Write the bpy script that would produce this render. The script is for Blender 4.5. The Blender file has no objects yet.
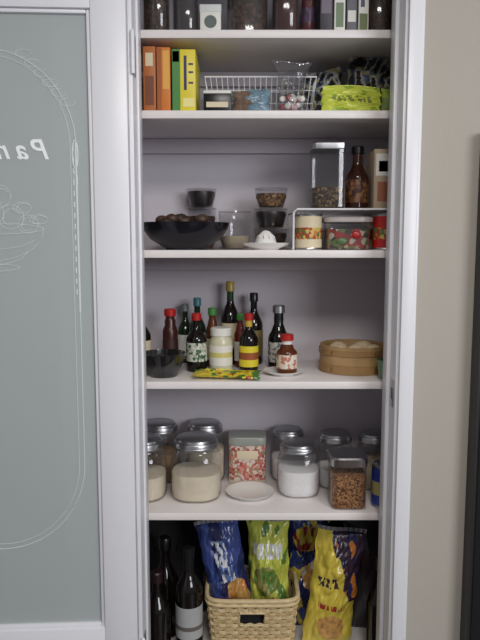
import bpy, bmesh, math, random
from math import sin, cos, pi, radians
from mathutils import Matrix, Vector, noise
random.seed(7)
scn = bpy.context.scene
COL = scn.collection
try:
    scn.view_settings.view_transform = 'Standard'
    scn.view_settings.look = 'None'
    scn.view_settings.exposure = 0
except Exception as e:
    print(e)

# ------------------------------------------------------------------ materials
def srgb(c):
    return tuple((x/255/12.92 if x/255 <= .04045 else ((x/255+.055)/1.055)**2.4) for x in c)+(1,)
_m = {}
def M(name, col, rough=.5, metal=0, spec=.5, bump=0, bscale=200, var=0, vscale=5, trans=0):
    if name in _m: return _m[name]
    m = bpy.data.materials.new(name); m.use_nodes = True
    nt = m.node_tree; b = nt.nodes['Principled BSDF']
    c = srgb(col)
    b.inputs['Base Color'].default_value = c
    b.inputs['Roughness'].default_value = rough
    b.inputs['Metallic'].default_value = metal
    b.inputs['Specular IOR Level'].default_value = spec
    if trans: b.inputs['Transmission Weight'].default_value = trans
    tc = nt.nodes.new('ShaderNodeTexCoord')
    if var:
        n = nt.nodes.new('ShaderNodeTexNoise'); n.inputs['Scale'].default_value = vscale
        n.inputs['Detail'].default_value = 4
        nt.links.new(tc.outputs['Object'], n.inputs['Vector'])
        r = nt.nodes.new('ShaderNodeValToRGB')
        r.color_ramp.elements[0].position = .3; r.color_ramp.elements[1].position = .7
        r.color_ramp.elements[0].color = tuple(x*(1-var) for x in c[:3])+(1,)
        r.color_ramp.elements[1].color = tuple(min(1, x*(1+var)) for x in c[:3])+(1,)
        nt.links.new(n.outputs['Fac'], r.inputs['Fac'])
        nt.links.new(r.outputs['Color'], b.inputs['Base Color'])
    if bump:
        n = nt.nodes.new('ShaderNodeTexNoise'); n.inputs['Scale'].default_value = bscale
        nt.links.new(tc.outputs['Object'], n.inputs['Vector'])
        bp = nt.nodes.new('ShaderNodeBump'); bp.inputs['Strength'].default_value = bump
        bp.inputs['Distance'].default_value = .002
        nt.links.new(n.outputs['Fac'], bp.inputs['Height'])
        nt.links.new(bp.outputs['Normal'], b.inputs['Normal'])
    _m[name] = m
    return m
def PM(name, cols, scale=60, rough=.5, stretch=(1, 1, 1)):
    if name in _m: return _m[name]
    m = bpy.data.materials.new(name); m.use_nodes = True
    nt = m.node_tree; b = nt.nodes['Principled BSDF']; b.inputs['Roughness'].default_value = rough
    tc = nt.nodes.new('ShaderNodeTexCoord'); mp = nt.nodes.new('ShaderNodeMapping')
    mp.inputs['Scale'].default_value = stretch
    v = nt.nodes.new('ShaderNodeTexVoronoi'); v.inputs['Scale'].default_value = scale
    s = nt.nodes.new('ShaderNodeSeparateColor'); r = nt.nodes.new('ShaderNodeValToRGB')
    r.color_ramp.interpolation = 'CONSTANT'
    els = r.color_ramp.elements
    while len(els) < len(cols): els.new(.5)
    for i, c in enumerate(cols):
        els[i].position = i/len(cols); els[i].color = srgb(c)
    nt.links.new(tc.outputs['Object'], mp.inputs['Vector']); nt.links.new(mp.outputs[0], v.inputs['Vector'])
    nt.links.new(v.outputs['Color'], s.inputs[0]); nt.links.new(s.outputs[0], r.inputs['Fac'])
    nt.links.new(r.outputs['Color'], b.inputs['Base Color'])
    _m[name] = m
    return m
def GLASS(name, tint=(246, 246, 246), edge=.5, lo=.05, dcol=(.42, .42, .43, 1)):
    if name in _m: return _m[name]
    m = bpy.data.materials.new(name); m.use_nodes = True
    nt = m.node_tree; nt.nodes.clear()
    o = nt.nodes.new('ShaderNodeOutputMaterial')
    t = nt.nodes.new('ShaderNodeBsdfTransparent'); t.inputs['Color'].default_value = srgb(tint)
    g = nt.nodes.new('ShaderNodeBsdfGlossy'); g.inputs['Roughness'].default_value = .08
    g.inputs['Color'].default_value = (.92, .92, .94, 1)
    d = nt.nodes.new('ShaderNodeBsdfDiffuse'); d.inputs['Color'].default_value = dcol
    mx0 = nt.nodes.new('ShaderNodeMixShader'); mx0.inputs[0].default_value = .25
    nt.links.new(g.outputs[0], mx0.inputs[1]); nt.links.new(d.outputs[0], mx0.inputs[2])
    lw = nt.nodes.new('ShaderNodeLayerWeight'); lw.inputs['Blend'].default_value = .25
    mr = nt.nodes.new('ShaderNodeMapRange'); mr.inputs['To Min'].default_value = lo; mr.inputs['To Max'].default_value = edge
    nt.links.new(lw.outputs['Facing'], mr.inputs['Value'])
    mx = nt.nodes.new('ShaderNodeMixShader')
    nt.links.new(mr.outputs[0], mx.inputs[0]); nt.links.new(t.outputs[0], mx.inputs[1]); nt.links.new(mx0.outputs[0], mx.inputs[2])
    nt.links.new(mx.outputs[0], o.inputs[0])
    _m[name] = m
    return m

WHITE = M('white_gloss_paint', (232, 232, 237), .35, bump=.05, bscale=60)
INNER = M('closet_wall_paint', (208, 202, 209), .8, bump=.1, bscale=150)
SHELFM = M('shelf_paint', (236, 230, 228), .4, bump=.05, bscale=40)
WALLM = M('greige_wall_paint', (178, 172, 162), .85, bump=.25, bscale=180)
DARKW = M('dark_cabinet_paint', (44, 44, 46), .5)
G = GLASS('clear_glass')
GP = GLASS('clear_plastic', (236, 236, 236), .45, .09)
METAL = M('brushed_lid_metal', (180, 180, 182), .34, 1)
CHROME = M('chrome', (205, 205, 205), .18, 1)
BLACK = M('black_plastic', (18, 18, 20), .3)
DGLASS = M('dark_bottle_glass', (20, 16, 14), .08)
GGLASS = M('green_bottle_glass', (22, 40, 20), .08)
BROWN = M('brown_sauce', (52, 24, 12), .1)
RED = M('red_plastic', (176, 32, 28), .35)
YEL = M('yellow_print', (224, 206, 52), .4)
ORG = M('orange_print', (206, 120, 44), .4)
GRN = M('green_print', (66, 132, 60), .4)
WHT = M('white_print', (226, 224, 216), .5)
CREAM = M('cream_print', (218, 204, 172), .5)
BLUE = M('blue_print', (44, 68, 150), .35)
NAVY = M('navy_print', (24, 32, 82), .35)
TEAL = M('teal_plastic', (60, 120, 130), .4)
CER = M('white_ceramic', (238, 236, 232), .2)
FLOUR = M('flour', (228, 216, 192), .95, bump=.6, bscale=260, var=.05, vscale=40)
SUGAR = M('sugar', (246, 244, 244), .95, bump=.6, bscale=300)
GRAN = PM('granola_mix', [(150, 96, 50), (178, 126, 76), (110, 66, 34), (190, 146, 96), (92, 50, 26)], 300, .8)
BEANS = PM('dark_beans', [(40, 26, 20), (66, 44, 32), (28, 18, 16), (86, 60, 44)], 170, .6)
NUTS = PM('mixed_nuts', [(118, 84, 52), (86, 58, 34), (148, 116, 76), (66, 44, 28)], 170, .7)

# ------------------------------------------------------------------ builder
class Item:
    def __init__(s, name, loc=(0, 0, 0), rz=0):
        s.name = name; s.loc = loc; s.rz = rz; s.bm = bmesh.new(); s.mats = []
    def mi(s, m):
        if m not in s.mats: s.mats.append(m)
        return s.mats.index(m)
    def lathe(s, prof, mat, c=(0, 0), n=36, sq=2.0, sx=1, sy=1):
        bm = s.bm; rings = []
        for p in prof:
            if p[0] <= 1e-6:
                rings.append([bm.verts.new((c[0], c[1], p[1]))])
            else:
                ring = []
                for k in range(n):
                    a = 2*pi*k/n; ca, sa = cos(a), sin(a)
                    f = 1/((abs(ca)**sq+abs(sa)**sq)**(1/sq))
                    ring.append(bm.verts.new((c[0]+p[0]*f*ca*sx, c[1]+p[0]*f*sa*sy, p[1])))
                rings.append(ring)
        for i in range(len(prof)-1):
            m = prof[i][2] if len(prof[i]) > 2 else mat
            idx = s.mi(m); A, B = rings[i], rings[i+1]
            for k in range(n):
                k2 = (k+1) % n
                if len(A) == 1 and len(B) == 1: continue
                if len(A) == 1: vs = (A[0], B[k2], B[k])
                elif len(B) == 1: vs = (A[k], A[k2], B[0])
                else: vs = (A[k], A[k2], B[k2], B[k])
                f = bm.faces.new(vs); f.material_index = idx; f.smooth = True
        return s
    def add(s, tmp, mat, mtx=None, smooth=False):
        idx = s.mi(mat)
        if mtx is not None: bmesh.ops.transform(tmp, matrix=mtx, verts=tmp.verts)
        for f in tmp.faces: f.material_index = idx; f.smooth = smooth
        me = bpy.data.meshes.new('tmp'); tmp.to_mesh(me); tmp.free()
        s.bm.from_mesh(me); bpy.data.meshes.remove(me)
        return s
    def box(s, x0, x1, y0, y1, z0, z1, mat, bev=0, mtx=None):
        t = bmesh.new(); bmesh.ops.create_cube(t, size=1)
        for v in t.verts:
            v.co = Vector(((x0+x1)/2+v.co.x*(x1-x0), (y0+y1)/2+v.co.y*(y1-y0), (z0+z1)/2+v.co.z*(z1-z0)))
        if bev: bmesh.ops.bevel(t, geom=t.edges[:], offset=bev, segments=2, affect='EDGES', profile=.5)
        return s.add(t, mat, mtx, bev > 0)
    def tube(s, pts, r, mat, seg=8, closed=False):
        bm = s.bm; idx = s.mi(mat); rings = []; P = [Vector(p) for p in pts]; N = len(P)
        for i, p in enumerate(P):
            if closed: d = P[(i+1) % N]-P[i-1]
            else: d = P[min(i+1, N-1)]-P[max(i-1, 0)]
            d.normalize()
            up = Vector((0, 0, 1)) if abs(d.z) < .9 else Vector((0, 1, 0))
            a = d.cross(up).normalized(); b = a.cross(d)
            rings.append([bm.verts.new(p+r*(cos(2*pi*k/seg)*a+sin(2*pi*k/seg)*b)) for k in range(seg)])
        for i in range(N if closed else N-1):
            A, B = rings[i], rings[(i+1) % N]
            for k in range(seg):
                f = bm.faces.new((A[k], A[(k+1) % seg], B[(k+1) % seg], B[k])); f.material_index = idx; f.smooth = True
        if not closed:
            for R in (rings[0], rings[-1]):
                f = bm.faces.new(R); f.material_index = idx
        return s
    def blob(s, c, rad, mat, seed=0, amp=.12, sub=3, fr=2.2):
        t = bmesh.new(); bmesh.ops.create_icosphere(t, subdivisions=sub, radius=1)
        for v in t.verts:
            k = 1+amp*noise.noise(v.co*fr+Vector((seed*3.1, seed, 0)))
            v.co = Vector((c[0]+v.co.x*k*rad[0], c[1]+v.co.y*k*rad[1], c[2]+v.co.z*k*rad[2]))
        return s.add(t, mat, None, True)
    def pillow(s, W, H, T, art, mtx=None, nu=40, nv=56, wr=.006, seed=0, crimp=.05, pinch=.06):
        bm = s.bm; mtx = mtx or Matrix(); sides = []
        for sd in (-1, 1):
            g = []
            for j in range(nv+1):
                v = j/nv; row = []
                vc = min(1, max(0, (v-crimp)/(1-2*crimp)))
                gv = max(0, sin(pi*vc))**.5
                for i in range(nu+1):
                    u = i/nu
                    edge = (i in (0, nu)) or (j in (0, nv))
                    x = (u-.5)*W*(1-pinch*sin(pi*v)+.03*sin(v*19+seed)+.02*sin(v*37+2*seed))
                    th = T/2*(max(0, sin(pi*u))**.6)*gv
                    q = Vector((u*3+seed*7.3+v*1.5, v*5, sd*3))
                    nn = noise.noise(q)+.5*(1-2*abs(noise.noise(Vector((u*5+seed, v*11-u*3, sd)))))*.8+.3*noise.noise(Vector((u*14+seed, v*16, sd)))
                    y = sd*th+nn*wr*gv*(max(0, sin(pi*u))**.3)
                    if v < crimp or v > 1-crimp: y += .0012*sin(u*60)+.004*sin(u*5+seed)
                    if edge: y = (.0012*sin(u*60)+.004*sin(u*5+seed)) if j in (0, nv) else 0
                    row.append((x, y, v*H+.004*sin(u*4+seed)*v))
                g.append(row)
            sides.append(g)
        V = {}
        def vert(sd, i, j):
            e = (i in (0, nu)) or (j in (0, nv))
            k = (0 if e else sd, i, j)
            if k not in V: V[k] = bm.verts.new(mtx @ Vector(sides[sd][j][i]))
            return V[k]
        for sd in (0, 1):
            for j in range(nv):
                for i in range(nu):
                    vs = [vert(sd, i, j), vert(sd, i+1, j), vert(sd, i+1, j+1), vert(sd, i, j+1)]
                    if sd: vs.reverse()
                    try: f = bm.faces.new(vs)
                    except ValueError: continue
                    f.material_index = s.mi(art((i+.5)/nu, (j+.5)/nv)); f.smooth = True
        return s
    def done(s, sharp=35, fixn=False):
        if fixn: bmesh.ops.recalc_face_normals(s.bm, faces=s.bm.faces)
        me = bpy.data.meshes.new(s.name); s.bm.to_mesh(me); s.bm.free()
        for m in s.mats: me.materials.append(m)
        try: me.set_sharp_from_angle(angle=radians(sharp))
        except Exception: pass
        o = bpy.data.objects.new(s.name, me); COL.objects.link(o)
        o.location = s.loc; o.rotation_euler = (0, 0, s.rz)
        return o

def slab(name, x0, x1, y0, y1, z0, z1, mat, bev=0):
    return Item(name).box(x0, x1, y0, y1, z0, z1, mat, bev).done()

# ------------------------------------------------------------------ room shell
OL, OR = -.237, .362       # pantry door opening
CEIL = 2.44
BACK = .32
slab('wall_front_left', -1.9, OL-.02, -.10, -.0, 0, CEIL, WALLM)
slab('wall_front_right', OR+.02, 1.9, -.10, -.0, 0, CEIL, WALLM)
slab('wall_front_top', OL-.02, OR+.02, -.10, 0, 2.06, CEIL, WALLM)
slab('wall_back', -.345, .485, BACK, BACK+.05, 0, CEIL, INNER)
slab('wall_left', -.395, -.345, 0, BACK+.05, 0, CEIL, INNER)
slab('wall_right', .485, .555, 0, BACK+.05, 0, CEIL, INNER)
FLOORM = M('wood_floor', (66, 52, 44), .4, var=.2, vscale=6)
slab('floor', -1.9, 1.9, -4, .75, -.05, 0, FLOORM)
slab('ceiling', -1.9, 1.9, -4, .75, CEIL, CEIL+.05, M('ceiling_paint', (225, 222, 218), .9))
slab('baseboard_left', -1.9, -.43, -.114, -.10, 0, .1, WHITE, .002)
slab('baseboard_right', .425, .53, -.114, -.10, 0, .1, WHITE, .002)
it = Item('tall_black_cabinet', (0, 0, 0))
it.box(.540, 1.15, -.150, -.101, 0, 1.60, DARKW, .003)
it.box(.548, .84, -.158, -.150, .08, 1.58, M('black_lacquer', (30, 30, 33), .35), .003)
it.box(.845, 1.142, -.158, -.150, .08, 1.58, M('black_lacquer', (30, 30, 33), .35), .003)
for x in (.82, .865): it.tube([(x, -.158, .9), (x, -.175, .905), (x, -.175, 1.045), (x, -.158, 1.05)], .004, METAL)
it.done()

# jambs & casing
slab('trim_1', OL-.02, OL, -.112, 0, 0, 2.06, WHITE, .002)
slab('trim_2', OR, OR+.02, -.112, 0, 0, 2.06, WHITE, .002)
slab('trim_3', OL, OR, -.112, 0, 2.04, 2.06, WHITE, .002)
it = Item('trim_4')
it.box(OR+.006, OR+.036, -.124, -.112, 0, 2.09, WHITE, .003)
it.box(OR+.032, OR+.042, -.118, -.10, 0, 2.10, WHITE, .002)
it.done()
slab('trim_5', OL-.180, OL-.006, -.114, -.10, 0, 2.06, WHITE, .002)
slab('trim_6', OR-.010, OR, -.062, -.02, 0, 2.04, WHITE, .002)
slab('trim_7', OL, OL+.006, -.062, -.02, 0, 2.04, WHITE, .002)
it = Item('strike_plate', (OR-.0006, -.085, 1.0))
it.box(-.001, .0006, -.015, .013, -.032, .032, METAL, .0004)
it.box(-.0016, -.0008, -.007, .006, -.014, .014, BLACK)
it.done()
for zz in (1.77, .35):
    it = Item('door_hinge', (OL+.001, -.105, zz))
    it.lathe([(0, -.045), (.005, -.045), (.005, .045), (.003, .048), (0, .048)], WHITE, (0, -.010), 12)
    it.box(-.001, .001, -.008, .03, -.044, .044, METAL)
    for k in (-.03, 0, .03): it.box(.001, .002, .008, .014, k-.003, k+.003, CHROME)
    it.done()

# shelves
SZ = dict(s1=1.855, s2=1.67, s3=1.337, s4=1.0085, s5=.664, s6=.23)
for i, k in enumerate(('s1', 's2', 's3', 's4', 's5', 's6')):
    z = SZ[k]
    it = Item('pantry_shelf')
    it.box(-.344, .479, .004, BACK-.001, z-.019, z, SHELFM, .0015)
    it.box(-.344, .479, .300, BACK-.001, z-.060, z-.0195, INNER, .001)
    it.done()

# ------------------------------------------------------------------ frosted glass door
DW = .61
dm = bpy.data.objects.new('door_1', None); COL.objects.link(dm)
dm.location = (OL-.006, -.128, 0); dm.rotation_euler = (0, 0, radians(3))
def part(it, rot=None):
    o = it.done(); o.parent = dm; return o
GB, GT = .455, 1.845; SW = .076
fr = Item('frame')
fr.box(-SW, 0, -.035, 0, .01, 2.03, WHITE, .003)
fr.box(-DW, -DW+SW, -.035, 0, .01, 2.03, WHITE, .003)
fr.box(-DW+SW, -SW, -.035, 0, .01, GB, WHITE, .002)
fr.box(-DW+SW, -SW, -.035, 0, GT, 2.03, WHITE, .002)
for (a, b, c, d) in ((-SW-.009, -SW, GB, GT), (-DW+SW, -DW+SW+.009, GB, GT), (-DW+SW+.009, -SW-.009, GB, GB+.009), (-DW+SW+.009, -SW-.009, GT-.009, GT)):
    fr.box(a, b, -.028, -.008, c, d, WHITE, .003)
part(fr)
fm = bpy.data.materials.new('frosted_glass'); fm.use_nodes = True
nt = fm.node_tree; nt.nodes.clear()
o_ = nt.nodes.new('ShaderNodeOutputMaterial')
pr = nt.nodes.new('ShaderNodeBsdfPrincipled'); pr.inputs['Base Color'].default_value = srgb((206, 212, 212)); pr.inputs['Roughness'].default_value = .30
rf_ = nt.nodes.new('ShaderNodeBsdfTransparent'); rf_.inputs['Color'].default_value = srgb((240, 245, 245))
m2 = nt.nodes.new('ShaderNodeMixShader'); m2.inputs[0].default_value = .42
nt.links.new(pr.outputs[0], m2.inputs[1]); nt.links.new(rf_.outputs[0], m2.inputs[2]); nt.links.new(m2.outputs[0], o_.inputs[0])
gl = Item('glass_pane'); gl.box(-DW+SW, -SW, -.020, -.016, GB+.003, GT-.003, fm); part(gl)
ETCH2 = M('etched_line_soft', (222, 230, 230), .6)
cx = -DW/2; yy = -.0205
et = Item('etching')
for off, rr in ((0, .0009), (.012, .0006)):
    sw = .190-off
    pts = [(cx+sw, yy, .85)]+[(cx+sw*cos(a*pi/40), yy, 1.565+(.20-off)*sin(a*pi/40)) for a in range(41)]+[(cx-sw, yy, .85)]
    et.tube(pts, rr, ETCH2, 6)
    pts = [(cx+sw*cos(a*pi/40), yy, .85-(.20-off)*sin(a*pi/40)) for a in range(41)]
    et.tube(pts, rr, ETCH2, 6)
for sgn in (1, -1):
    et.box(cx+sgn*.190-.0018, cx+sgn*.190+.0018, yy-.0004, yy, 1.20, 1.57, ETCH2)
    for k in range(14): et.box(cx+sgn*.184-.0012, cx+sgn*.184+.0012, yy-.0004, yy, 1.24+k*.024, 1.252+k*.024, ETCH2)
def loop(x, z, rx, rz, a0=0, a1=2*pi, r=.0006):
    et.tube([(x+rx*cos(a0+(a1-a0)*k/24), yy, z+rz*sin(a0+(a1-a0)*k/24)) for k in range(25)], r, ETCH2, 5)
for sgn in (1, -1):
    for k in range(6):
        loop(cx+sgn*(.085+.018*k), 1.755-.020*k, .016, .008, .3*k, 5+.3*k)
    loop(cx+sgn*.188, 1.545, .006, .03, r=.0016); loop(cx+sgn*.188, 1.49, .004, .02)
for (x, z, rx, rz) in ((0, 1.42, .03, .03), (.045, 1.41, .028, .026), (-.045, 1.41, .028, .026), (.022, 1.455, .024, .024), (-.022, 1.455, .024, .024), (.082, 1.395, .022, .02), (-.082, 1.395, .022, .02), (.07, 1.43, .02, .012), (.105, 1.405, .02, .01)):
    loop(cx+x, z, rx, rz); loop(cx+x+.004, z+.002, rx*.7, rz*.6, .5, 3.5); loop(cx+x-.003, z-.004, rx*.5, rz*.5, 2.5, 5.5)
loop(cx, 1.385, .115, .07, pi, 2*pi); loop(cx, 1.385, .115, .012); loop(cx, 1.30, .06, .008); loop(cx, 1.35, .085, .045, pi*1.1, pi*1.9); loop(cx, 1.37, .1, .03, pi*1.1, pi*1.9)
part(et)
tcu = bpy.data.curves.new('pantry_lettering', 'FONT'); tcu.body = 'Pantry'; tcu.size = .060; tcu.align_x = 'LEFT'
tcu.shear = .35; tcu.extrude = .0006; tcu.space_character = 1.45; tcu.offset = .0008
to = bpy.data.objects.new('tmp_text', tcu); COL.objects.link(to)
bpy.context.view_layer.update()
tme = bpy.data.meshes.new_from_object(to.evaluated_get(bpy.context.evaluated_depsgraph_get()))
bpy.data.objects.remove(to)
tme.materials.clear(); tme.materials.append(M('etched_letters', (252, 254, 255), .6))
tob = bpy.data.objects.new('lettering', tme); COL.objects.link(tob); tob.parent = dm
tob.location = (-.170, -.0207, 1.535); tob.rotation_euler = (radians(90), 0, radians(180))

# ------------------------------------------------------------------ product helpers
def jar(x, y, z, r, h, fill, fmat, name='glass_storage_jar', sq=2.7):
    it = Item(name, (x, y, z))
    it.lathe([(0, 0), (r*.84, 0), (r*.96, .006), (r, .02), (r, h*.60), (r*.95, h*.70), (r*.84, h*.79), (r*.80, h*.82), (r*.80, h*.87)], G, sq=sq)
    rf = r-.003
    it.lathe([(0, .003), (rf*.84, .003), (rf*.95, .009), (rf, .022), (rf, h*fill-.004), (rf*.97, h*fill), (rf*.5, h*fill+.003), (0, h*fill+.001)], fmat, sq=sq)
    it.lathe([(r*.83, h*.835), (r*.88, h*.84), (r*.88, h*.92), (r*.85, h*.945), (r*.79, h*.95), (r*.77, h*.985), (r*.70, h), (0, h)], METAL, n=48)
    it.lathe([(r*.885, h*.86), (r*.895, h*.87), (r*.885, h*.88)], METAL, n=48)
    return it.done()
def bottle(x, y, z, r, h, body, cap, label=None, name='sauce_bottle', hs=.55, rn=.36, l0=.12, l1=.48, neck=None, band=None, capf=.88):
    it = Item(name, (x, y, z)); rn = r*rn
    p = [(0, 0), (r*.9, 0), (r, .004), (r, h*l0)]
    if label:
        p[-1] = (r, h*l0, label)
        p += [(r+.0006, h*l0+.0003, label)]
        if band: p += [(r+.0006, h*(l0+(l1-l0)*.35), band), (r+.0006, h*(l0+(l1-l0)*.7), label)]
        p += [(r+.0006, h*l1, label), (r, h*l1+.0003)]
    else: p += [(r, h*l1)]
    p += [(r, h*hs), (r*.93, h*(hs+.04)), (r*.72, h*(hs+.10)), (rn*1.25, h*(hs+.17)), (rn, h*(hs+.22)), (rn, h*(capf-.1))]
    if neck: p[-2] = (rn, h*(hs+.22), neck); p[-1] = (rn*1.04, h*(capf-.1), neck)
    p += [(rn, h*capf, cap), (rn*1.3, h*capf, cap), (rn*1.3, h*.985, cap), (rn*1.1, h, cap), (0, h)]
    it.lathe(p, body, n=32)
    return it.done()
def can(x, y, z, r, h, label, band, name='food_can'):
    it = Item(name, (x, y, z))
    it.lathe([(0, .002), (r*.9, .001), (r, 0), (r+.001, .002), (r, .004), (r, .006, label), (r, h*.3, band), (r, h*.62, label), (r, h-.006), (r+.001, h-.002), (r, h), (r*.93, h), (r*.92, h-.003), (0, h-.003)], METAL)
    return it.done()
def carton(x0, x1, y0, y1, z0, h, mat, panels=(), name='food_carton', rz=0):
    cxx, cyy = (x0+x1)/2, (y0+y1)/2; w, d = (x1-x0)/2, (y1-y0)/2
    it = Item(name, (cxx, cyy, z0), rz)
    it.box(-w, w, -d, d, 0, h, mat, .001)
    it.box(-w*.98, w*.98, -.0004, .0004, h-.0002, h+.0004, mat)
    for (a, b, c, e, m) in panels:
        it.box(-w+a*2*w, -w+b*2*w, -d-.0006, -d+.0002, c*h, e*h, m)
    return it.done()
def bowl(it, r, h, mat, z=0, foot=.5, wall=.003, n=40):
    it.lathe([(0, z), (r*foot, z), (r*foot*1.02, z+.004), (r*.8, z+h*.4), (r*.95, z+h*.75), (r, z+h), (r-wall, z+h), (r*.93-wall, z+h*.75), (r*.78-wall, z+h*.42), (r*foot*.9, z+.008), (0, z+.007)], mat, n=n)
    return it

# ================================================================== SHELF 1 (top)
z = SZ['s1']
def tjar(x, y, r, h, content, lid, name):
    it = Item(name, (x, y, z))
    it.lathe([(0, 0), (r*.9, 0), (r, .006), (r, h*.8), (r*.85, h*.87), (r*.8, h*.9)], G, sq=2.6)
    it.lathe([(0, .003), (r*.9, .003), (r-.003, .01), (r-.003, h*.7), (0, h*.72)], content, sq=2.6)
    it.lathe([(r*.86, h*.88), (r*.86, h*.99), (r*.8, h), (0, h)], lid)
    it.done()
tjar(-.205, .07, .033, .16, BEANS, BLACK, 'spice_jar')
tjar(-.133, .07, .032, .13, M('dark_tea', (60, 54, 56), .7), WHT, 'tea_jar')
it = Item('small_gift_box', (-.071, .06, z))
it.box(-.025, .025, -.025, .025, 0, .066, WHT, .001)
it.box(-.026, .026, -.026, .026, .050, .068, M('box_lid', (210, 214, 210), .5), .001)
t = bmesh.new(); bmesh.ops.create_circle(t, cap_ends=True, radius=.015, segments=24)
it.add(t, M('grey_print', (90, 100, 96), .5), Matrix.Translation((0, -.0256, .028)) @ Matrix.Rotation(pi/2, 4, 'X'))
it.done()
tjar(.018, .08, .052, .17, BEANS, BLACK, 'bean_jar')
tjar(.112, .07, .034, .16, M('paprika', (70, 40, 34), .8, var=.2, vscale=80), BLACK, 'spice_jar')
it = Item('snack_pouch', (.168, .07, z)); it.pillow(.036, .12, .03, lambda u, v: M('dusk_print', (80, 60, 84), .5) if .3 < v < .6 else M('dark_red_print', (84, 44, 46), .4), seed=3, nu=16, nv=24, wr=.003); it.done()
carton(.192, .222, .03, .2, z, .15, M('dark_print', (48, 44, 54), .5), [(.1, .9, .3, .6, M('grey_lilac', (110, 100, 116), .5))])
carton(.226, .252, .03, .2, z, .14, WHT, [(.15, .85, .1, .5, M('sage_print', (110, 130, 100), .5)), (.3, .7, .55, .8, BLACK)])
carton(.256, .280, .03, .2, z, .13, M('slate_print', (100, 100, 108), .5), [(.1, .9, .2, .4, WHT)])
carton(.284, .308, .03, .2, z, .15, WHT, [(.1, .9, .05, .3, M('olive_print', (96, 110, 60), .5)), (.2, .6, .4, .7, NAVY)])
tjar(.345, .08, .032, .15, BEANS, RED, 'spice_jar')
tjar(.415, .08, .032, .15, NUTS, BLACK, 'spice_jar')

# ================================================================== SHELF 2
z = SZ['s2']
carton(-.233, -.203, .02, .2, z, .152, M('orange_brown_print', (178, 104, 52), .5), [(.15, .85, .1, .55, M('brown_print', (120, 66, 38), .5)), (.2, .8, .7, .9, CREAM)], 'wrap_carton')
carton(-.200, -.168, .02, .2, z, .150, ORG, [(0, .35, 0, 1, M('dark_orange_print', (160, 86, 36), .5)), (.45, .95, .35, .95, M('amber_print', (226, 166, 70), .4))], 'wrap_carton')
it_o = carton(-.163, -.107, .02, .2, z, .145, YEL, [(0, .34, 0, 1, GRN), (.02, .30, .8, .97, WHT), (.50, .62, .35, .9, NAVY), (.70, .9, .62, .65, NAVY), (.70, .9, .75, .78, NAVY), (.70, .9, .45, .48, NAVY), (.45, .95, .08, .22, M('pale_yellow', (236, 226, 150), .5))], 'storage_bag_carton')
WIRE = M('white_wire', (226, 226, 230), .35)
it = Item('wire_basket', (0, 0, z))
x0, x1, y0, y1, hh = -.088, .192, .088, .25, .098
for zz in (.004, .035, .066, hh):
    e = .012*(1-zz/hh)
    it.tube([(x0+e, y0+e, zz), (x1-e, y0+e, zz), (x1-e, y1-e, zz), (x0+e, y1-e, zz)], .0022 if zz == hh else .0010, WIRE, 6, True)
n = 20
for k in range(n+1):
    x = x0+(x1-x0)*k/n; xe = x0+.012+(x1-x0-.024)*k/n
    it.tube([(x, y0, hh), (xe, y0+.012, .004), (xe, y1-.012, .004), (x, y1, hh)], .0009, WIRE, 5)
for k in range(1, 9):
    y = y0+(y1-y0)*k/9
    it.tube([(x0, y, hh), (x0+.012, y, .004), (x1-.012, y, .004), (x1, y, hh)], .0009, WIRE, 5)
it.done()
BAGP = M('grey_green_film', (130, 136, 140), .25, var=.5, vscale=25)
it = Item('snack_pouch', (-.0, .17, z+.012)); it.pillow(.15, .075, .06, lambda u, v: BAGP, seed=4, nu=24, nv=20, wr=.005); it.done()
carton(-.088, -.022, .02, .075, z, .042, BLACK, [(.1, .9, .25, .55, CREAM)], 'tea_tin')
slab('tea_tin_lid', -.089, -.021, .019, .076, z+.0425, z+.050, WHT, .002)
def packet(name, x, y, W, H, T, art, seed, tilt=0, lean=0, rz=0, zb=None, wr=.005, nu=30, nv=30, pinch=.06):
    it = Item(name, (x, y, z if zb is None else zb), rz)
    it.pillow(W, H, T, art, Matrix.Rotation(tilt, 4, 'Y') @ Matrix.Rotation(lean, 4, 'X'), seed=seed, nu=nu, nv=nv, wr=wr, pinch=pinch)
    return it.done()
TEALF = M('teal_film', (110, 136, 150), .25, var=.3, vscale=60); BRF = M('brown_film', (120, 100, 84), .25, var=.3, vscale=60)
packet('candy_packet', .028, .045, .092, .055, .035, lambda u, v: TEALF if u > .45+.2*noise.noise(Vector((u*6, v*4, 1))) else BRF, 5)
CLF = GLASS('clear_film', (238, 238, 240), .6, .10, (.6, .6, .62, 1))
it = Item('clear_candy_bag', (.128, .05, z))
it.pillow(.095, .125, .045, lambda u, v: CLF, seed=8, nu=26, nv=34, wr=.012, pinch=.35)
REDC = M('red_candy', (156, 50, 54), .3)
for k in range(16):
    it.blob((random.uniform(-.026, .026), random.uniform(-.006, .006), .014+random.uniform(0, .038)), (.008, .006, .008), random.choice([REDC, WHT, WHT, M('pink_candy', (214, 170, 174), .3)]), k, sub=2)
it.done()
LIME = M('lime_film', (196, 206, 76), .3); LIMED = M('lime_dark', (150, 172, 60), .3)
packet('split_pea_bag', .272, .050, .140, .066, .034, lambda u, v: (M('pea_print', (120, 130, 60), .4) if (.40 < v < .60 and .18 < u < .82 and noise.noise(Vector((u*22, v*10, 1))) > 0) else (LIMED if noise.noise(Vector((u*5, v*4, 2))) > .35 else LIME)), 6, wr=.010, pinch=-.04, tilt=.03)
packet('herb_packet', .372, .055, .048, .062, .03, lambda u, v: M('herb_green', (120, 140, 80), .4) if v < .6 else LIMED, 9, nu=16, nv=16)
def art_dark(u, v):
    q = noise.noise(Vector((u*5, v*5, 9)))
    return BLACK if q > .26 else (M('steel_blue_film', (66, 82, 112), .25) if q > .12 else (M('olive_film', (146, 138, 84), .25) if q > -.02 else (M('grey_film', (164, 164, 164), .25) if q > -.18 else M('charcoal_film', (54, 50, 54), .25))))
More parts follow.
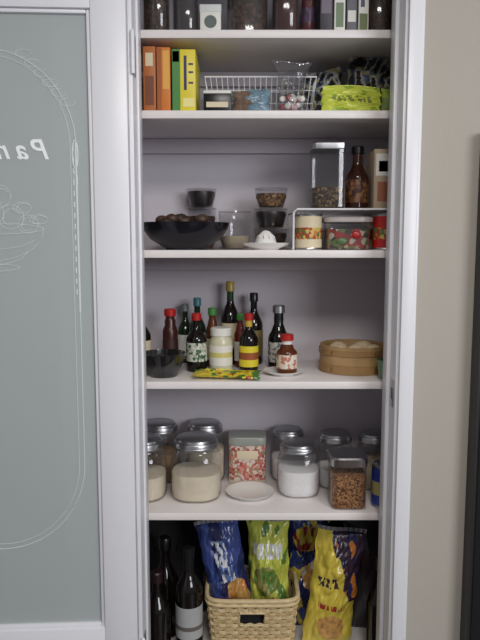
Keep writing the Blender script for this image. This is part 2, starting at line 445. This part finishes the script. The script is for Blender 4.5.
packet('pasta_bag', .235, .17, .10, .135, .05, lambda u, v: art_dark(u+.3, v), 10, tilt=-.15, wr=.011)
packet('pasta_bag', .315, .16, .10, .165, .05, art_dark, 11, tilt=.12, wr=.011)
packet('pasta_bag', .385, .18, .07, .14, .05, lambda u, v: art_dark(u+1.7, v+.6), 12, tilt=.05, wr=.009)
it = Item('crumpled_clear_bag', (.18, .275, z)); it.pillow(.15, .12, .035, lambda u, v: CLF, seed=15, wr=.012, pinch=.3); it.done()

# ================================================================== SHELF 3
z = SZ['s3']
DB = M('dark_blue_black_ceramic', (20, 20, 28), .18)
it = Item('serving_bowl', (-.143, .120, z)); bowl(it, .116, .070, DB, foot=.45, wall=.005, n=56)
for k in range(26):
    a = random.uniform(0, 2*pi); rr = random.uniform(0, .070)
    it.blob((rr*cos(a), rr*sin(a), .060+random.uniform(-.01, .022)), (.018, .016, .013), random.choice([BEANS, M('date_dark', (52, 38, 30), .6), M('date_brown', (78, 56, 42), .5)]), k, sub=2)
it.done()
def cup_stack(name, x, y, specs):
    it = Item(name, (x, y, z)); zz = 0
    for (r, h, cm, f) in specs:
        it.lathe([(0, zz), (r*.7, zz), (r*.78, zz+.003), (r*.95, zz+h*.7), (r, zz+h*.93), (r+.001, zz+h*.95), (r, zz+h)], G)
        if cm: it.lathe([(0, zz+.004), (r*.7, zz+.004), (r*.93, zz+h*.7*f+.003), (r*.9, zz+h*f), (0, zz+h*f+.002)], cm)
        it.lathe([(r*.99, zz+h), (r*.93, zz+h-.003), (r*.9, zz+h-.003), (0, zz+h-.003)], GP)
        zz += h+.001
    it.done()
DARKC = M('dark_preserve', (30, 22, 22), .4)
cup_stack('stacked_glass_bowls', -.110, .274, [(.043, .058, NUTS, .5), (.043, .058, BEANS, .6), (.043, .052, DARKC, .85)])
cup_stack('stacked_glass_bowls', .085, .205, [(.046, .056, BEANS, .8), (.045, .054, DARKC, .85), (.045, .054, NUTS, .72)])
cup_stack('plastic_deli_tub', -.014, .24, [(.046, .106, M('rice_beige', (160, 148, 128), .8), .35)])
it = Item('citrus_juicer', (.066, .070, z))
it.lathe([(0, 0), (.032, 0), (.036, .004), (.056, .012), (.060, .018), (.057, .018), (.038, .010), (.030, .011), (.027, .020), (.020, .034), (.011, .044), (.004, .049), (0, .050)], CER, n=48)
for k in range(10):
    a = 2*pi*k/10
    it.tube([(.028*cos(a), .028*sin(a), .012), (.021*cos(a), .021*sin(a), .033), (.006*cos(a), .006*sin(a), .047)], .002, CER, 6)
it.done()
it = Item('wire_shelf_riser', (0, 0, z)); rx0, rx1, ry0, ry1, rh = .132, .44, .018, .235, .100
for y in (ry0, ry1):
    it.tube([(rx0, y, .002), (rx0, y, rh-.008), (rx0+.008, y, rh), (rx1-.008, y, rh), (rx1, y, rh-.008), (rx1, y, .002)], .0026, WIRE, 8)
for x in (rx0, rx1): it.tube([(x, ry0, .003), (x, ry1, .003)], .0026, WIRE, 8)
for x in (rx0+.004, rx1-.004): it.tube([(x, ry0, rh-.004), (x, ry1, rh-.004)], .0026, WIRE, 8)
for k in range(1, 26):
    x = rx0+(rx1-rx0)*k/26
    it.tube([(x, ry0, rh+.001), (x, ry1, rh+.001)], .0014, WIRE, 5)
it.done()
CANP = PM('can_food_print', [(160, 52, 40), (206, 176, 90), (90, 116, 60), (196, 124, 60)], 120)
can(.174, .067, z, .034, .090, CREAM, CANP)
can(.174, .15, z, .034, .090, WHT, CANP)
it = Item('fruit_snack_container', (.273, .075, z))
it.lathe([(0, 0), (.05, 0), (.054, .004), (.058, .07)], GP, sq=5, sy=.8)
it.lathe([(0, .002), (.048, .002), (.052, .006), (.054, .052), (0, .055)], PM('fruit_pieces', [(170, 60, 48), (190, 172, 140), (110, 124, 70), (206, 196, 176), (150, 50, 42), (70, 60, 44)], 75, .4), sq=5, sy=.8)
it.lathe([(.056, .068), (.0615, .070), (.0615, .080), (.055, .083), (0, .083)], M('clear_red_lid', (180, 172, 168), .25), sq=5, sy=.8)
it.blob((.016, -.0475, .038), (.012, .003, .010), RED, 2, sub=2)
it.blob((-.018, -.0475, .022), (.014, .003, .009), M('leaf_green_print', (80, 106, 66), .4), 5, sub=2)
it.done()
can(.368, .062, z, .032, .090, RED, CANP)
can(.36, .16, z, .034, .09, CREAM, RED)
zr = z+rh+.003
it = Item('glass_canister', (.222, .085, zr))
it.lathe([(0, 0), (.038, 0), (.041, .004), (.042, .148)], G, sq=7)
it.lathe([(0, .004), (.037, .004), (.0395, .008), (.0395, .052), (0, .058)], PM('dried_beans_light', [(96, 74, 50), (60, 44, 30), (130, 108, 76), (46, 34, 26)], 200, .7), sq=7)
it.lathe([(.043, .146), (.0435, .148), (.0435, .160), (.041, .163), (0, .163)], METAL, sq=7)
it.done()
bottle(.298, .085, zr, .029, .157, BROWN, BLACK, PM('bbq_label', [(96, 56, 30), (60, 30, 20), (130, 90, 54)], 110), hs=.5, rn=.42, l0=.1, l1=.46, neck=M('amber_neck', (60, 30, 18), .2))
carton(.332, .378, .04, .16, zr, .145, M('kraft_print', (176, 156, 132), .6), [(.1, .9, .55, .92, WHT), (.2, .8, .12, .45, M('rust_print', (150, 90, 62), .5)), (.25, .75, .62, .8, M('tan_print', (190, 150, 104), .5))], 'cracker_carton')
carton(.382, .43, .04, .16, zr, .145, CREAM, [(.1, .5, .5, .9, M('rust_print', (150, 80, 50), .5))], 'cracker_carton')

# ================================================================== SHELF 4
z = SZ['s4']
it = Item('glass_bowl', (-.200, .078, z)); bowl(it, .058, .062, GLASS('smoked_glass', (130, 136, 134), .6), foot=.6)
for k in range(16):
    a = random.uniform(0, 2*pi); rr = random.uniform(0, .028)
    it.blob((rr*cos(a), rr*sin(a), .022+random.uniform(-.003, .022)), (.013, .012, .010), random.choice([DARKC, BEANS, M('deep_green', (30, 50, 34), .5)]), k, sub=2)
it.done()
bottle(-.272, .17, z, .027, .17, DGLASS, BLACK, CREAM)
bottle(-.195, .20, z, .021, .165, M('dark_chili', (64, 30, 24), .3), RED, M('dark_label', (60, 30, 26), .5), 'hot_sauce_bottle', hs=.62, rn=.6)
bottle(-.118, .15, z, .028, .158, DGLASS, RED, PM('green_white_label', [(206, 208, 196), (60, 96, 64), (206, 208, 196), (170, 170, 150)], 150), 'soy_sauce_bottle', l0=.18, l1=.50)
bottle(-.122, .245, z, .024, .192, GGLASS, TEAL, WHT, 'oil_bottle')
bottle(-.160, .285, z, .022, .17, GGLASS, M('grey_cap', (120, 130, 130), .4), WHT, 'vinegar_bottle')
it = Item('mayonnaise_jar', (-.052, .148, z))
MAY = M('mayonnaise', (206, 202, 172), .25)
it.lathe([(0, 0), (.028, 0), (.031, .004), (.031, .018, WHT), (.0315, .0185, WHT), (.0315, .04, M('label_yellow_soft', (206, 196, 120), .5)), (.0315, .054, WHT), (.0315, .072), (.031, .0725), (.031, .082), (.026, .094), (.025, .098, WHT), (.0285, .098, WHT), (.0285, .116, WHT), (.026, .119, WHT), (0, .119)], MAY)
it.done()
bottle(-.078, .222, z, .019, .165, M('chili_oil', (90, 50, 28), .15), GRN, CREAM, 'hot_sauce_bottle', hs=.6, rn=.5)
bottle(-.028, .262, z, .027, .238, DGLASS, M('gold_foil', (170, 150, 70), .3), CREAM, 'wine_vinegar_bottle', neck=M('dark_green_foil', (34, 60, 30), .3), l0=.2, l1=.5)
bottle(-.0, .21, z, .016, .15, M('red_sauce', (100, 34, 26), .2), GRN, WHT, 'hot_sauce_bottle', hs=.6, rn=.5)
bottle(.040, .262, z, .026, .205, DGLASS, BLACK, M('dark_gold_label', (110, 96, 50), .5), 'wine_vinegar_bottle')
bottle(.024, .155, z, .026, .157, DGLASS, RED, YEL, 'soy_sauce_bottle', band=M('label_red_band', (150, 80, 40), .5), l0=.08, l1=.44, neck=M('dark_neck_yel', (200, 170, 60), .4))
bottle(.108, .200, z, .029, .175, DGLASS, METAL, PM('grey_white_label', [(190, 190, 186), (110, 110, 114), (200, 200, 196)], 140), 'balsamic_bottle', hs=.48, rn=.45, l0=.1, l1=.42, neck=BLACK)
it = Item('saucer', (.114, .098, z)); it.lathe([(0, 0), (.03, 0), (.032, .003), (.05, .009), (.053, .012), (.050, .012), (.032, .006), (0, .005)], CER, n=48); it.done()
bottle(.124, .098, z+.006, .027, .102, M('amber_syrup', (90, 44, 20), .15), RED, PM('pale_label', [(220, 206, 186), (190, 120, 96), (222, 216, 204)], 130), 'syrup_bottle', hs=.52, rn=.5, l0=.12, l1=.48, neck=WHT, capf=.84)
it = Item('seasoning_packet', (-.035, .060, z+.004), radians(-4))
PK = [YEL, M('packet_green', (70, 130, 50), .35), M('packet_gold', (204, 168, 50), .3), RED]
it.pillow(.178, .098, .012, lambda u, v: (PK[1] if (noise.noise(Vector((u*9, v*3, 5))) > .22) or u > .9 else (PK[3] if noise.noise(Vector((u*14, v*6, 12))) > .35 else (PK[2] if noise.noise(Vector((u*8, v*5, 3))) > .2 else PK[0]))),
          Matrix.Translation((0, -.049, .006)) @ Matrix.Rotation(-pi/2, 4, 'X'), seed=3, wr=.004)
o = it.done()
BA = M('bamboo', (178, 146, 100), .5, var=.12, vscale=30, bump=.1, bscale=80)
BA2 = M('bamboo_band', (162, 126, 82), .5, var=.12, vscale=30)
it = Item('bamboo_steamer', (.310, .165, z))
R = .090
it.lathe([(R-.007, 0), (R, 0), (R, .072), (R-.007, .072), (R-.007, 0)], BA, n=72)
for (a, b) in ((.0, .024), (.048, .064)):
    it.lathe([(R, a), (R+.003, a+.001), (R+.003, b-.001), (R, b)], BA2, n=72)
for k in range(-5, 6):
    xx = k*.0145; hl = math.sqrt(max(0, (R-.008)**2-xx*xx))
    it.box(xx-.0065, xx+.0065, -hl, hl, .020, .024, BA, .001)
it.box(-.082, .082, -.006, .006, .012, .020, BA2); it.box(-.006, .006, -.082, .082, .006, .012, BA2)
for a in (3.9, 5.2):
    for dz in (.012, .056):
        it.tube([((R+.004)*cos(a), (R+.004)*sin(a), dz-.006), ((R+.0045)*cos(a+.03), (R+.0045)*sin(a+.03), dz+.006)], .0012, M('rattan_tie', (120, 84, 44), .6), 5)
POT = M('pale_onion_skin', (222, 200, 166), .45, var=.1, vscale=30)
for i, (gx, gy, sx_, sy_) in enumerate(((-.036, .022, .030, .030), (.034, .030, .033, .030), (.004, -.024, .028, .026), (-.04, -.036, .024, .022), (.05, -.03, .024, .022))):
    it.blob((gx, gy, .049), (sx_, sy_, .026), POT, i, amp=.08, fr=1.3)
it.done()
it = Item('small_cup', (.380, .040, z)); it.lathe([(0, 0), (.022, 0), (.024, .003), (.029, .045), (.030, .05), (.027, .05), (.022, .006), (0, .006)], M('celadon_glaze', (96, 130, 104), .25)); it.done()

# ================================================================== SHELF 5
z = SZ['s5']
jar(-.268, .125, z, .067, .165, .40, FLOUR)
jar(-.120, .125, z, .069, .168, .44, FLOUR)
jar(-.102, .257, z, .058, .172, .55, FLOUR)
jar(-.235, .257, z, .058, .172, .5, M('brown_rice', (150, 120, 84), .9, var=.15, vscale=200))
tin_print = PM('floral_tin_print', [(190, 104, 92), (214, 194, 180), (160, 76, 70), (206, 192, 182), (150, 134, 100), (200, 140, 122)], 140, .35)
it = Item('decorated_storage_tin', (.021, .247, z))
it.lathe([(0, 0), (.051, 0), (.053, .003), (.053, .012, tin_print), (.053, .118, tin_print), (.053, .120)], M('tin_cream', (200, 186, 168), .4), sq=8, sx=1, sy=.78)
it.lathe([(.0535, .114), (.055, .116), (.055, .134), (.052, .138), (0, .138)], M('sage_lid', (150, 154, 146), .35), sq=8, sx=1, sy=.78)
it.box(-.03, .03, -.0428, -.041, .075, .1, CREAM, .0005)
it.done()
it = Item('white_plate', (.027, .128, z)); it.lathe([(0, 0), (.040, 0), (.042, .004), (.062, .010), (.066, .014), (.062, .014), (.042, .008), (0, .006)], CER, n=56); it.done()
jar(.163, .150, z, .059, .145, .50, SUGAR)
jar(.142, .266, z, .052, .150, .45, SUGAR)
jar(.272, .212, z, .054, .155, .35, SUGAR)
jar(.384, .200, z, .052, .158, .5, M('oats', (190, 176, 150), .9, var=.1, vscale=200))
it = Item('granola_canister', (.284, .066, z))
it.lathe([(0, 0), (.044, 0), (.047, .004), (.047, .112), (.045, .118)], G, sq=6)
it.lathe([(0, .004), (.042, .004), (.0445, .008), (.0445, .092), (0, .096)], GRAN, sq=6)
it.lathe([(.047, .115), (.049, .117), (.049, .136), (.046, .140), (0, .140)], CHROME, sq=6)
it.done()
can(.382, .062, z, .033, .112, BLUE, M('dusty_yellow', (180, 170, 110), .5))

# ================================================================== SHELF 6
z = SZ['s6']
it = Item('wine_bottle', (-.140, .085, z)); r = .037
PAP = M('wine_label', (168, 170, 170), .6)
it.lathe([(0, 0), (.034, 0), (r, .004), (r, .055, PAP), (r+.0005, .0555, PAP), (r+.0005, .08, M('label_mark', (100, 92, 88), .6)), (r+.0005, .092, PAP), (r+.0005, .145, PAP), (r, .1455), (r, .185), (.034, .2), (.024, .218), (.0155, .232), (.0145, .245, BLACK), (.015, .25, BLACK), (.015, .296, BLACK), (.0165, .297, BLACK), (.0165, .302, BLACK), (.013, .304, BLACK), (0, .304)], DGLASS)
it.done()
bottle(-.215, .175, z, .037, .29, DGLASS, BLACK, None, 'wine_bottle')
bottle(-.226, .075, z, .036, .24, DGLASS, M('dark_foil', (40, 22, 26), .4), None, 'wine_bottle')
bottle(.378, .062, z, .034, .285, DGLASS, M('dark_foil', (40, 22, 26), .4), None, 'wine_bottle')
CH = M('charcoal_fill', (22, 20, 23), .85, var=.2, vscale=20)
for (tx, tw, sd) in ((-.22, .23, 31), (.02, .24, 32), (.24, .18, 33), (.395, .13, 34)):  # invented dark bags along the back, standing in for the bay's deep shade
    it = Item('shade_filler_bag', (tx, .284, z)); it.pillow(tw, .365, .022, lambda u, v: CH, seed=sd, wr=.003, crimp=.02)
    it.tube([(-.04, -.004, .30), (-.042, -.012, .25), (-.03, -.015, .20), (.03, -.015, .20), (.042, -.012, .25), (.04, -.004, .30)], .003, CH)
    it.done()
packet('dark_snack_bag', .385, .20, .14, .35, .08, lambda u, v: M('charcoal_film', (54, 50, 54), .25) if noise.noise(Vector((u*4, v*4, 7))) < .25 else M('plum_film', (46, 32, 42), .25), 21, tilt=-.05)
WK = M('wicker', (196, 170, 124), .6, var=.15, vscale=60)
WK2 = M('wicker_light', (212, 190, 146), .6, var=.12, vscale=60)
it = Item('wicker_basket', (.034, .148, z))
BH = .165
def per(t, zz):
    k = .88+.12*zz/BH; hx, hy = .126*k, .095*k; a = 2*pi*t
    f = 1/((abs(cos(a))**6+abs(sin(a))**6)**(1/6))
    return hx*f*cos(a), hy*f*sin(a)
NS = 56; rows = 15; rhh = BH/rows
def hole(x, y, zz): return y < -.05 and abs(x) < .033 and .095 < zz < .128
for i in range(rows):
    z0 = i*rhh+.0006; z1 = (i+1)*rhh-.0006; idx = it.mi(WK if i % 2 else WK2)
    prev = None; K = NS*4
    for k in range(K+1):
        t = k/K; off = .0028*sin(pi*NS/2*t*2+(pi if i % 2 else 0))
        zc = (z0+z1)/2; x, y = per(t, zc); L = math.hypot(x, y); nx, ny = x/L, y/L
        ring = [it.bm.verts.new((x+nx*(off+d), y+ny*(off+d), q)) for d, q in ((-.0015, z0), (.0012, z0), (.0022, zc), (.0012, z1), (-.0015, z1))]
        if prev and not hole(x, y, zc):
            for m_ in range(5):
                f = it.bm.faces.new((prev[m_], ring[m_], ring[(m_+1) % 5], prev[(m_+1) % 5])); f.material_index = idx; f.smooth = True
        prev = ring
for k in range(NS):
    t = (k+.25)/NS
    p = [(*per(t, q), q) for q in (0, .055, .11, BH)]
    if hole(p[2][0], p[2][1], .11):
        it.tube([p[0], p[1], (*per(t, .092), .092)], .0018, WK, 6); it.tube([(*per(t, .132), .132), p[3]], .0018, WK, 6)
    else: it.tube(p, .0018, WK, 6)
for dz, rr, sc in ((BH, .006, 1), (BH-.012, .004, 1.03), (.004, .005, 1)):
    it.tube([(per(k/80, dz)[0]*sc, per(k/80, dz)[1]*sc, dz) for k in range(80)], rr, WK2, 8, True)
hp = [(-.034, .094), (.034, .094), (.038, .111), (.034, .130), (-.034, .130), (-.038, .111)]
it.tube([(x, -.0945*(.88+.12*q/BH)-.001, q) for x, q in hp], .0035, WK2, 6, True)
it.box(-.108, .108, -.08, .08, .001, .006, WK)
it.box(-.09, .09, -.074, -.070, .006, .14, CH)  # added dark sheet behind the handle hole, darkening the opening
it.done()
# chip bags
def E(u, v, cu, cv, ru, rv):
    u += .07*noise.noise(Vector((u*5, v*9, 11))); v += .03*noise.noise(Vector((u*6, v*8, 17)))
    return ((u-cu)/ru)**2+((v-cv)/rv)**2 < 1
def N(u, v, su, sv, o): return noise.noise(Vector((u*su, v*sv, o)))
def F(n_, c, r=.22): return M(n_, c, r)
B1 = F('foil_blue', (58, 74, 134)); B1d = F('foil_blue_dark', (36, 42, 84)); B2 = F('foil_blue_light', (96, 118, 164))
CHP = M('chip_photo', (186, 140, 78), .3, var=.35, vscale=60)
WF = F('foil_white', (206, 208, 212)); RF = F('foil_red', (150, 44, 40)); YF = M('foil_yellow', (208, 188, 72), .22, var=.08, vscale=12); OF = F('foil_orange', (200, 124, 56)); PUR = F('foil_violet', (88, 70, 124))
GF = M('foil_lime', (182, 188, 78), .22, var=.08, vscale=12); GFd = F('foil_green', (92, 124, 56)); NF = F('foil_navy', (36, 42, 88)); PF = F('foil_plum', (58, 42, 60)); OLV = F('foil_olive', (140, 136, 76)); SF = M('foil_silver', (150, 150, 156), .2, .6)
def a_blue(u, v):
    if v > .965: return SF
    s = u-.5+(v-.62)*.5
    if abs(s) < .16 and .50 < v < .84 and N(u, v, 14, 16, 3) > -.12: return WF if N(u, v, 9, 11, 2) > -.1 else B2
    if E(u, v, .70, .36, .26, .16): return CHP if N(u, v, 8, 10, 0) > -.2 else OF
    if E(u, v, .35, .30, .30, .10): return PUR
    if v < .14 and N(u, v, 5, 9, 1) > -.1: return WF
    return B1 if N(u, v, 4, 5, 5) > -.1 else B1d
def a_green(u, v):
    if v > .965: return SF
    if .68 < v < .80 and .15 < u < .85 and N(u, v, 18, 14, 4) > -.08: return WF
    if E(u, v, .45, .50, .34, .12): return OLV if N(u, v, 9, 12, 2) > 0 else GFd
    if E(u, v, .55, .26, .30, .10): return RF if N(u, v, 10, 12, 9) > .1 else OLV
    return GF if N(u, v, 4, 6, 6) > -.28 else GFd
def a_navy(u, v):
    if E(u, v, .45, .74, .34, .10): return YF if N(u, v, 12, 14, 2) > -.15 else RF
    if E(u, v, .6, .44, .36, .14): return CHP if N(u, v, 4, 5, 8) > -.2 else WF
    return NF if N(u, v, 4, 5, 8) > -.05 else (B1 if N(u, v, 6, 8, 3) > -.1 else YF)
def a_yel(u, v):
    if v > .965: return SF
    if u+.9*(v-.62)+.15*N(u, v, 4, 6, 1) > .66 and v > .45: return PF if N(u, v, 6, 8, 1) > -.1 else (OF if N(u, v, 9, 9, 4) > 0 else NF)
    if .54 < v < .62 and .12 < u < .6 and N(u, v, 18, 24, 5) > .02: return PF
    if E(u, v, .55, .22, .26, .10): return CHP
    if .37 < v < .41 and .2 < u < .8 and N(u, v, 24, 10, 5) > 0: return RF
    return YF
def chip(x, y, zb, W, H, T, art, seed, tilt, lean, rz):
    it = Item('chip_bag', (x, y, zb), rz)
    it.pillow(W, H, T, art, Matrix.Rotation(tilt, 4, 'Y') @ Matrix.Rotation(lean, 4, 'X'), nu=56, nv=100, wr=.017, seed=seed, crimp=.035)
    it.done()
chip(-.006, .140, z+.012, .122, .345, .080, a_blue, 1, -.17, -.08, .15)
chip(.086, .140, z+.012, .118, .345, .080, a_green, 2, -.03, -.08, -.1)
chip(.218, .215, z+.004, .132, .365, .06, a_navy, 3, -.05, -.02, .1)
chip(.232, .085, z+.004, .132, .355, .075, a_yel, 4, .13, -.05, -.15)

# ------------------------------------------------------------------ lights
def area(name, loc, rot, sx_, sy_, e, col):
    l = bpy.data.lights.new(name, 'AREA'); l.shape = 'RECTANGLE'; l.size = sx_; l.size_y = sy_; l.energy = e; l.color = col
    o = bpy.data.objects.new(name, l); COL.objects.link(o); o.location = loc; o.rotation_euler = rot; return o
area('ceiling_light', (.2, -1.7, 2.40), (0, 0, 0), .6, .6, 26, (1, .96, .91))
area('window_light', (2.0, -3.3, 2.0), (radians(76), 0, radians(30)), 1.4, 1.0, 56, (.94, .96, 1))
w = bpy.data.worlds.new('World'); scn.world = w; w.use_nodes = True
w.node_tree.nodes['Background'].inputs[0].default_value = (.90, .92, 1, 1)
w.node_tree.nodes['Background'].inputs[1].default_value = .22

# ------------------------------------------------------------------ camera
cam = bpy.data.cameras.new('camera'); cam.sensor_fit = 'VERTICAL'; cam.sensor_height = 36; cam.lens = 36.56
co = bpy.data.objects.new('camera', cam); COL.objects.link(co)
co.location = (0, -1.6, 1.35); co.rotation_euler = (radians(83.4), 0, 0)
cam.clip_start = .02
scn.camera = co
